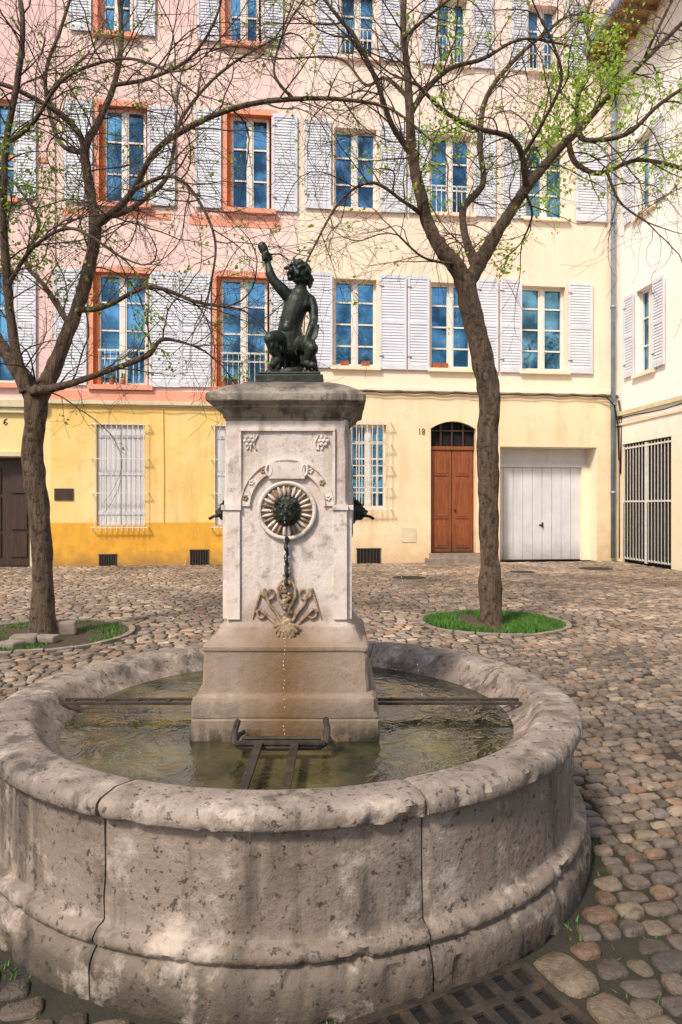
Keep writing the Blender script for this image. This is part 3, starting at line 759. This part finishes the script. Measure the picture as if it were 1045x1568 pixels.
mb=MB([])
for s_ in (-1,1):
    x0_,x1_=sorted((s_*.425,s_*1.19)); mb.box(x0_,x1_,-.052,-.034,.584,.597,'iron'); mb.box(x0_,x1_,.020,.038,.584,.597,'iron')
    for q in range(5):
        xx=x0_+.05+(x1_-x0_-.1)*q/4; mb.box(xx-.01,xx+.01,-.034,.020,.586,.594,'iron')
mb.build('iron_channel',EF)
mb=MB([])
tb=-.66
mb.tube([(-.195,tb+.10,.66),(-.20,tb+.04,.635),(-.195,tb,.60),(-.17,tb-.02,.592),(0,tb-.03,.592),(.17,tb-.02,.592),(.195,tb,.60),(.20,tb+.04,.64),(.19,tb+.10,.67)],.014,8,'iron')
mb.tube([(-.195,tb,.60),(-.19,tb+.10,.60),(-.185,tb+.2,.58)],.011,8,'iron'); mb.tube([(.195,tb,.60),(.19,tb+.10,.60),(.185,tb+.2,.58)],.011,8,'iron')
mb.box(-.19,.19,tb-.045,tb-.01,.606,.614,'iron')
for x in (-.085,.065):
    mb.box(x-.016,x+.016,-1.235,tb-.045,.605,.619,'iron'); mb.box(x-.016,x+.016,-1.235,-1.22,.54,.605,'iron')
mb.tube([(-.17,tb+.06,.60),(.17,tb+.06,.60)],.009,8,'iron')
mb.build('iron_bucket_rest',EF,smooth=True,angle=40)

# ------------------------------------------------------------ statue
ES=empty('bronze_faun_statue',tuple(BC))
DS=3.52
def sp(u,v,dy=0): return Vector(((u-443)*DS/F,dy,H-(v-HY)*DS/F))
mb=MB([]); zb=2.222
mb.box(-.172,.168,-.15,.15,zb,zb+.045,'bronze'); mb.box(-.16,.155,-.14,.14,zb+.045,zb+.06,'bronze')
mb.build('plinth',ES,bevel=.006)
mb=MB([]); k='bronze'
for i in range(60):
    a=random.uniform(0,6.28); r=random.uniform(0,1)**.5
    mb.ball((.13*r*math.cos(a)-.0,.11*r*math.sin(a),zb+.06+random.uniform(0,.035)*(1.2-r)),(random.uniform(.02,.035),)*2+(random.uniform(.015,.03),),k,8,6)
mb.cap([sp(441,528,.01),sp(440,512,.0),sp(441,496,-.005),sp(446,478,-.008),sp(452,462,-.005),sp(456,450,0)],[.072,.070,.060,.061,.065,.052],k,16)
mb.cap([sp(437,452,-.02),sp(456,449,0),sp(472,455,.02)],[.031,.041,.031],k)
mb.ball(sp(447,465,-.044),(.032,.022,.025),k); mb.ball(sp(464,466,-.036),(.028,.022,.025),k)
mb.ball(sp(438,503,-.046),(.038,.028,.036),k)
mb.cap([sp(457,448,0),sp(458,436,-.004),sp(457,428,-.006)],[.030,.027,.030],k)
hc=sp(456,415,-.005); S_=1.13
mb.ball(hc,(.047*S_,.048*S_,.052*S_),k,16,12); mb.ball(hc+Vector((-.022,-.012,.000)),(.032*S_,.036*S_,.036*S_),k,14,10)
def hv(x,y,z): return hc+Vector((x,y,z))*S_
mb.cap([hv(-.040,-.018,.022),hv(-.064,-.022,.016)],[.008,.010],k,8)
mb.ball(hv(-.050,-.018,-.004),(.013,.018,.008),k,8,6); mb.ball(hv(-.052,-.018,-.013),(.011,.016,.007),k,8,6)
mb.ball(hv(-.044,-.016,-.028),(.016,.018,.015),k,8,6)
mb.ball(hv(-.035,-.038,.000),(.016,.016,.018),k,8,6)
mb.cap([hv(-.046,-.008,.033),hv(-.036,-.040,.028)],[.008,.008],k,8)
mb.cap([hv(-.002,-.046,.006),hv(.012,-.052,.020)],[.011,.005],k,8)
for i in range(80):
    a=random.uniform(0,2*math.pi); b=random.uniform(-.9,1.5)
    d=Vector((math.cos(a)*math.cos(b),math.sin(a)*math.cos(b),math.sin(b)))
    if d.x<-.35 and d.z<.75: continue
    mb.ball(hv(d.x*.048,d.y*.048,d.z*.052),random.uniform(.009,.015),k,8,6)
mb.cap([hv(.03,-.01,.0),hv(.050,0,-.03),hv(.046,0,-.065)],[.02,.019,.009],k,8)
for s_ in (-.022,.018): mb.cap([hv(-.018,s_,.045),hv(-.028,s_,.062),hv(-.022,s_*1.1,.074)],[.008,.006,.003],k,8)
mb.cap([sp(438,452,-.022),sp(428,442,-.035),sp(417,431,-.045)],[.034,.031,.025],k)
mb.cap([sp(417,431,-.045),sp(411,419,-.045),sp(408,404,-.04)],[.025,.025,.015],k)
hp=sp(406,395,-.04); mb.cap([sp(408,404,-.04),hp],[.0155,.019],k)
for i in range(4):
    z=.013-.009*i
    mb.cap([hp+Vector((.006,-.014,z)),hp+Vector((-.010,-.026,z+.001)),hp+Vector((-.022,-.014,z+.002)),hp+Vector((-.020,.002,z+.002))],[.0058,.0055,.005,.0045],k,6)
mb.cap([hp+Vector((.010,-.004,0)),hp+Vector((.016,-.016,.012)),hp+Vector((.004,-.024,.022))],[.0065,.006,.0055],k,6)
mb.cap([sp(400,380,-.045),sp(404,388,-.043),sp(412,396,-.04)],[.023,.020,.011],k)
mb.cap([sp(399,378,-.045),sp(402,384,-.045)],[.024,.024],k)
mb.cap([sp(412,390,-.045),sp(426,389,-.04),sp(439,397,-.03)],[.0055,.005,.005],k,6)
mb.cap([sp(472,456,.015),sp(477,471,-.005),sp(478,488,-.02)],[.032,.027,.023],k)
mb.cap([sp(478,488,-.02),sp(474,505,-.06),sp(468,520,-.085)],[.023,.021,.014],k)
h2=sp(467,525,-.09); mb.cap([sp(468,520,-.085),h2],[.015,.018],k)
for i in range(4): mb.cap([h2+Vector((-.010+.007*i,-.006,-.004)),h2+Vector((-.012+.007*i,-.022,-.014)),h2+Vector((-.011+.007*i,-.020,-.030))],[.0055,.005,.0045],k,6)
mb.cap([h2+Vector((.012,-.002,.004)),h2+Vector((.019,-.014,-.006)),h2+Vector((.015,-.022,-.016))],[.0065,.0055,.005],k,6)
for i in range(5): mb.tube([sp(477+i*2.2,492+i*2,-.06),sp(474+i*2.2,532-i*3,-.085)],.0055,8,k)
mb.cap([sp(430,528,0),sp(420,522,-.06),sp(414,524,-.105)],[.058,.050,.036],k)
mb.cap([sp(414,524,-.105),sp(418,540,-.095),sp(426,552,-.075)],[.034,.028,.019],k)
mb.cap([sp(426,552,-.075),sp(420,560,-.105),sp(418,563,-.12)],[.019,.016,.018],k)
mb.cap([sp(455,528,0),sp(468,530,-.055),sp(476,538,-.10)],[.058,.048,.033],k)
mb.cap([sp(476,538,-.10),sp(470,550,-.085),sp(463,557,-.07)],[.033,.026,.018],k)
mb.cap([sp(463,557,-.07),sp(472,562,-.10),sp(477,564,-.118)],[.018,.016,.018],k)
for i in range(120):
    s_=random.choice((0,1)); t=random.random()
    c=sp(430,528,0).lerp(sp(416,534,-.10),t) if s_==0 else sp(455,528,0).lerp(sp(472,545,-.09),t)
    d=Vector((random.gauss(0,1),random.gauss(0,1),random.gauss(0,1))).normalized(); c=c+d*(.050-.02*t)
    mb.cap([c,c+Vector((random.uniform(-.006,.006),-.004,-.018))],[.008,.004],k,6)
for i in range(7): mb.cap([sp(425+i*7,515,.06),sp(415+i*10,540,.08),sp(408+i*12,560,.085)],[.022,.02,.015],k,8)
mb.build('figure',ES,remesh=.0042,smit=2)

# ------------------------------------------------------------ trees
def crom(pts,rad,n=6):
    P_=[Vector(p) for p in pts]; out=[];ro=[]
    for i in range(len(P_)-1):
        p0=P_[max(i-1,0)];p1=P_[i];p2=P_[i+1];p3=P_[min(i+2,len(P_)-1)]
        for j in range(n):
            t=j/n
            out.append(.5*((2*p1)+(-p0+p2)*t+(2*p0-5*p1+4*p2-p3)*t*t+(-p0+3*p1-3*p2+p3)*t**3)); ro.append(rad[i]+(rad[i+1]-rad[i])*t)
    out.append(P_[-1]); ro.append(rad[-1]); return out,ro
def rdir(d,ang):
    ax=Vector((random.gauss(0,1),random.gauss(0,1),random.gauss(0,1))).normalized()
    ax=(ax-d*ax.dot(d)).normalized()
    return (d*math.cos(ang)+ax*math.sin(ang)).normalized()
leafpts=[]
def grow(mb,p,d,L,r,level,lz):
    n=max(4,int(L/.12)); pts=[p.copy()];rr=[r]; st_=L/n; droop=random.uniform(-.10,.06)
    cd=Vector((random.gauss(0,1),random.gauss(0,1),random.gauss(0,1)))*.12
    kids=[]
    for i in range(n):
        d=(d+cd+Vector((random.gauss(0,.15),random.gauss(0,.15),random.gauss(0,.12)+droop))).normalized()
        p=p+d*st_; t=(i+1)/n; pts.append(p.copy()); rr.append(max(.0022,r*(1-.8*t)))
        if random.random()<.12: cd=-cd
        if level<3 and random.random()<(.62 if level==1 else .38): kids.append((p.copy(),d.copy(),rr[-1],t))
    mb.tube(pts,rr,5 if level==1 else 3,'twig',cap=False)
    for (q,dd,r_,t) in kids:
        grow(mb,q,rdir(dd,random.uniform(.4,1.0)),L*random.uniform(.28,.62),max(.0024,r_*.62),level+1,lz)
    for q in pts[1:]:
        pr=lz(q)
        if random.random()<pr: leafpts.append((q,pr))
def tree(name,base,D,limbs,leafmat,lz,dens=1.0,lsize=(.03,.055),ws=1.0):
    global leafpts; leafpts=[]
    E=empty(name,(0,0,0)); mt=MB([]); mw=MB([])
    for (px,flare) in limbs:
        pts=[P(u,v,D+o) for (u,v,w,o) in px]; rad=[w/2/F*D*ws for (u,v,w,o) in px]
        if flare: pts[0].z=-.02
        thick=max(rad)>.04
        q,rr=crom(pts,rad,14 if thick else 8)
        if flare:
            for i in range(8): rr[i]*=1+.35*(1-i/8)**2
        if thick:
            for i in range(len(rr)):
                rr[i]*=1+.12*noise.noise(q[i]*1.9)
        mt.tube(q,rr,28 if thick else 7,'bark',rough=.14 if thick else .06)
        acc=0
        for i in range(1,len(q)):
            acc+=(q[i]-q[i-1]).length
            if rr[i]<.075 and q[i].z>2.9:
                while acc>.18/dens:
                    acc-=.18/dens; d=(q[i]-q[i-1]).normalized()
                    dd=rdir(d,random.uniform(.5,1.2)); dd.z+=.15; dd.normalize()
                    grow(mw,q[i],dd,random.uniform(.5,1.9),min(rr[i]*.5,.011),1,lz)
            elif acc>.3: acc=0
        for _ in range(2): grow(mw,q[-1],rdir((q[-1]-q[-2]).normalized(),.25),random.uniform(.8,1.8),min(rr[-1]*.8,.014),1,lz)
    mt.build('trunk_and_limbs',E,smooth=True); mw.build('twigs',E,smooth=True)
    ml=MB([])
    for (q,pr) in leafpts:
        for _ in range(random.choice((2,3,4,6))):
            c=q+Vector((random.gauss(0,.05),random.gauss(0,.05),random.gauss(0,.05)))
            s_=random.uniform(*lsize); a=Vector((random.gauss(0,1),random.gauss(0,1),random.gauss(0,1)-.4)).normalized()
            b=a.orthogonal().normalized(); b=(Matrix.Rotation(random.uniform(0,6.28),3,a)@b)*s_*.34; n_=a.cross(b).normalized()*s_*.12
            ml.add([tuple(c),tuple(c+a*s_*.45+b+n_),tuple(c+a*s_),tuple(c+a*s_*.45-b+n_)],[(0,1,2),(0,2,3)],leafmat)
    ml.build('leaves',E)
    print(name,'twigs',len(mw.f),'leaves',len(ml.f))
LL=[([(66,975,44,0),(66,900,34,0),(62,800,33,0),(50,700,34,0),(54,650,35,0),(56,600,40,0)],True),
 ([(56,615,34,0),(36,580,26,.05),(10,540,22,.1),(-20,490,18,.2),(-60,420,14,.3)],False),
 ([(42,600,24,-.05),(25,540,16,-.1),(12,440,13,-.2),(6,330,12,-.3),(10,220,11,-.4),(28,120,9,-.5),(35,30,8,-.5),(20,-60,6,-.4)],False),
 ([(58,610,34,0),(78,575,27,.05),(100,520,24,.1),(120,470,23,.15),(136,415,22,.2),(146,350,20,.2),(138,290,16,.3),(130,230,14,.3),(150,190,12,.4),(175,130,10,.5),(186,60,9,.6),(180,-40,7,.6)],False),
 ([(138,290,12,.3),(128,220,11,.3),(100,180,10,.2),(60,155,8,.1),(20,135,7,0),(-30,120,6,0)],False),
 ([(148,345,15,.2),(180,320,11,0),(205,290,10,-.1),(240,230,9,-.3),(300,190,9,-.4),(370,163,8,-.5),(450,152,7,-.5),(530,153,6,-.6),(600,168,4,-.6),(660,215,3,-.7)],False),
 ([(150,335,13,.2),(200,320,9,.4),(250,280,8,.6),(262,250,7,.7),(280,180,6,.8),(340,110,5,1.0),(420,60,4,1.0)],False),
 ([(50,600,18,-.1),(100,590,12,-.3),(160,570,9,-.4),(225,545,8,-.5),(250,520,6,-.5),(300,530,3,-.6)],False),
 ([(118,475,12,.1),(160,470,8,.0),(230,440,7,-.1),(300,462,6,-.2),(345,470,4,-.3)],False),
 ([(108,500,10,.1),(70,440,9,.4),(40,400,7,.6),(60,340,6,.7),(30,290,5,.8)],False),
 ([(205,290,8,-.1),(260,270,6,-.4),(300,300,5,-.6),(330,370,4,-.7),(320,450,3,-.8)],False),
 ([(130,235,10,.3),(90,215,8,.6),(70,120,7,.8),(95,40,6,.9),(120,-40,5,1.0)],False),
 ([(176,130,8,.5),(230,120,6,.2),(290,90,5,0),(330,30,4,-.1),(350,-50,3,-.2)],False),
 ([(10,220,8,-.4),(50,190,6,-.8),(100,120,5,-1.1),(190,90,4,-1.4),(260,110,3,-1.6)],False),
 ([(450,152,6,-.5),(420,110,4,-.6),(440,40,3,-.6),(480,-20,3,-.6)],False),
 ([(12,440,8,-.2),(50,380,6,-.5),(110,350,5,-.8),(180,390,4,-1.0)],False)]
LR=[([(752,960,46,0),(752,930,38,0),(750,850,32,0),(748,760,33,0),(747,680,35,0),(750,610,34,0),(740,555,38,0),(727,500,34,0),(716,450,34,0),(712,425,36,0)],True),
 ([(714,440,30,0),(700,410,28,-.05),(672,375,25,-.1),(655,340,22,-.1),(645,300,20,-.2),(632,240,18,-.2),(628,180,15,-.3),(624,110,12,-.3),(618,40,10,-.4),(622,-50,8,-.4)],False),
 ([(712,440,30,0),(730,412,26,.05),(750,375,23,.1),(775,335,20,.1),(805,290,18,.2),(850,235,15,.2),(885,200,13,.2),(930,150,10,.3),(985,95,8,.4),(1050,30,7,.5)],False),
 ([(732,410,20,.0),(715,370,15,.4),(710,320,13,.7),(740,280,12,.9),(735,220,11,1.0),(745,150,10,1.2),(790,90,8,1.3),(860,30,6,1.4)],False),
 ([(805,290,12,.2),(800,240,10,-.1),(780,210,9,-.3),(725,195,8,-.5),(680,170,7,-.6),(640,130,5,-.8)],False),
 ([(630,235,13,-.2),(600,190,9,-.4),(575,120,8,-.6),(545,60,7,-.7),(505,10,5,-.8),(470,-40,4,-.8)],False),
 ([(628,175,11,-.3),(655,135,9,-.1),(690,105,8,.1),(740,90,7,.3),(800,60,5,.5),(870,70,4,.6)],False),
 ([(870,215,11,.2),(882,250,9,.1),(920,265,8,0),(980,245,7,-.1),(1060,262,6,-.2)],False),
 ([(885,200,11,.2),(900,215,8,0),(960,205,7,-.3),(1010,160,6,-.5),(1070,120,5,-.6)],False),
 ([(885,200,9,.2),(885,150,7,.5),(905,90,6,.8),(900,20,5,.9),(930,-40,4,1.0)],False),
 ([(650,330,10,-.1),(620,310,6,-.4),(570,280,5,-.6),(520,310,4,-.8),(470,400,3,-.9)],False),
 ([(626,150,8,-.3),(590,120,6,.2),(560,130,5,.5),(520,90,4,.7),(440,90,3,.9)],False),
 ([(618,60,7,-.4),(650,30,5,-.5),(700,-10,4,-.6)],False),
 ([(985,95,6,.4),(1000,60,5,.1),(1040,-20,4,0)],False),
 ([(800,240,7,-.1),(830,190,6,-.4),(860,120,5,-.7),(840,50,4,-.9)],False),
 ([(805,295,6,.1),(815,330,4,.3),(800,370,3,.4)],False),
 ([(700,405,6,-.1),(650,395,4,-.4),(610,360,3,-.6)],False),
 ([(930,265,6,0),(950,310,4,-.1),(990,340,3,-.2)],False)]
def zone(u,v,D): 
    p=P(u,v,D); return p.x,p.z
ZR=[(*zone(885,165,9.3),.8,1.7),(*zone(925,105,9.3),.7,1.1),(*zone(800,370,9.2),.6,1.8),(*zone(665,250,9.0),.5,1.0),(*zone(1010,240,9.2),.7,.7),(*zone(860,290,9.2),.55,.9),(*zone(690,60,9.2),.5,.4),(*zone(460,120,8.8),.45,.5),(*zone(1000,140,9.2),.6,.7),(*zone(740,200,9.2),.5,.3)]
def zl_(Z,k0):
    def f(p):
        k=k0
        for (cx,cz,r,a) in Z:
            d=math.hypot(p.x-cx,p.z-cz)
            if d<r: k=max(k,a*(1-d/r)*(.6+noise.noise(p*4)))
        return k
    return f
ZL=[(*zone(35,370,8.4),.65,1.1),(*zone(70,290,8.4),.55,.9),(*zone(20,240,8.4),.5,.6),(*zone(190,20,8.4),.55,.7),(*zone(250,520,8.2),.6,.4),(*zone(100,110,8.2),.5,.4)]
tree('tree',T1,8.44,LL,'leafl',zl_(ZL,.016),dens=.95,lsize=(.035,.065),ws=.9)
tree('tree',T2,9.14,LR,'leafr',zl_(ZR,.014),dens=.95,lsize=(.035,.075),ws=.88)
for (T,R_,cnt) in ((T1,PR1,5200),(T2,PR2,9500)):
    E=empty('grass_tree_pit',(T.x,T.y,0)); mb=MB([])
    n=48; mb.add([(R_*math.cos(2*math.pi*i/n),R_*math.sin(2*math.pi*i/n),.006) for i in range(n)],[tuple(range(n))],'soil')
    mb.build('soil',E)
    mb=MB([])
    nb=22
    for i in range(nb):
        a0=2*math.pi*i/nb+.01; a1=2*math.pi*(i+1)/nb-.01; zt=random.uniform(.02,.035)
        vs=[];
        for j in range(5):
            a=a0+(a1-a0)*j/4
            for r,z in ((R_-.0,0),(R_-.0,zt),(R_+.07,zt),(R_+.07,0)): vs.append((r*math.cos(a),r*math.sin(a),z))
        fs=[(j*4+q,j*4+4+q,j*4+5+q,j*4+1+q) for j in range(4) for q in range(3)]+[(0,1,2,3),(16,17,18,19)]
        mb.add(vs,fs,'curb')
    mb.build('stone_edge',E,bevel=.006)
    mb=MB([])
    for i in range(cnt):
        a=random.uniform(0,6.283); r=R_*math.sqrt(random.uniform(.02,.97)); x,y=r*math.cos(a),r*math.sin(a)
        if noise.noise(Vector((x*2.3+T.x,y*2.3,0)))<(-.25 if T is T2 else -.02): continue
        h=random.uniform(.03,.085)*(1 if T is T2 else .8); w=random.uniform(.004,.009); t=random.uniform(0,3.14); lx,ly=random.gauss(0,.03),random.gauss(0,.03)
        mb.add([(x-w*math.cos(t),y-w*math.sin(t),.004),(x+w*math.cos(t),y+w*math.sin(t),.004),(x+lx,y+ly,h)],[(0,1,2)],'grass')
    mb.build('grass',E)
mb=MB([])
for (u,v,a,b,c,r) in ((38,985,.15,.11,.05,.2),(72,984,.13,.09,.045,-.1),(102,972,.12,.11,.09,.3),(18,992,.12,.1,.04,-.3)):
    p=G(u,v); mb.box(-a,a,-b,b,.0,c*2,'curb',Matrix.Translation((p.x,p.y,0))@Matrix.Rotation(r,4,'Z'))
mb.build('kerb_stones',None,bevel=.025)

# ------------------------------------------------------------ light, world, camera
EL=math.radians(48); AZ=math.radians(214)
w=bpy.data.worlds.new('World'); sc.world=w; w.use_nodes=True; nt=w.node_tree
bg=nt.nodes['Background']; sky=nt.nodes.new('ShaderNodeTexSky'); sky.sky_type='NISHITA'; sky.sun_disc=False
sky.sun_elevation=EL; sky.sun_rotation=AZ; sky.dust_density=2.5; sky.ozone_density=.7
nt.links.new(sky.outputs[0],bg.inputs[0]); bg.inputs[1].default_value=.15
s=bpy.data.lights.new('sun','SUN'); s.energy=3.7; s.angle=math.radians(8.0); s.color=(1,.92,.81)
so=bpy.data.objects.new('sun',s); sc.collection.objects.link(so)
d=Vector((math.sin(AZ)*math.cos(EL),math.cos(AZ)*math.cos(EL),math.sin(EL)))
so.rotation_euler=d.to_track_quat('Z','Y').to_euler()
cam=bpy.data.cameras.new('camera'); co=bpy.data.objects.new('camera',cam); sc.collection.objects.link(co)
cam.lens=24; cam.sensor_width=36; cam.sensor_height=36; cam.sensor_fit='AUTO'; cam.clip_end=800; cam.shift_y=-7/1568
co.location=(0,0,H); co.rotation_euler=(math.pi/2,0,0); sc.camera=co
sc.view_settings.view_transform='Standard'; sc.view_settings.look='None'; sc.view_settings.exposure=0
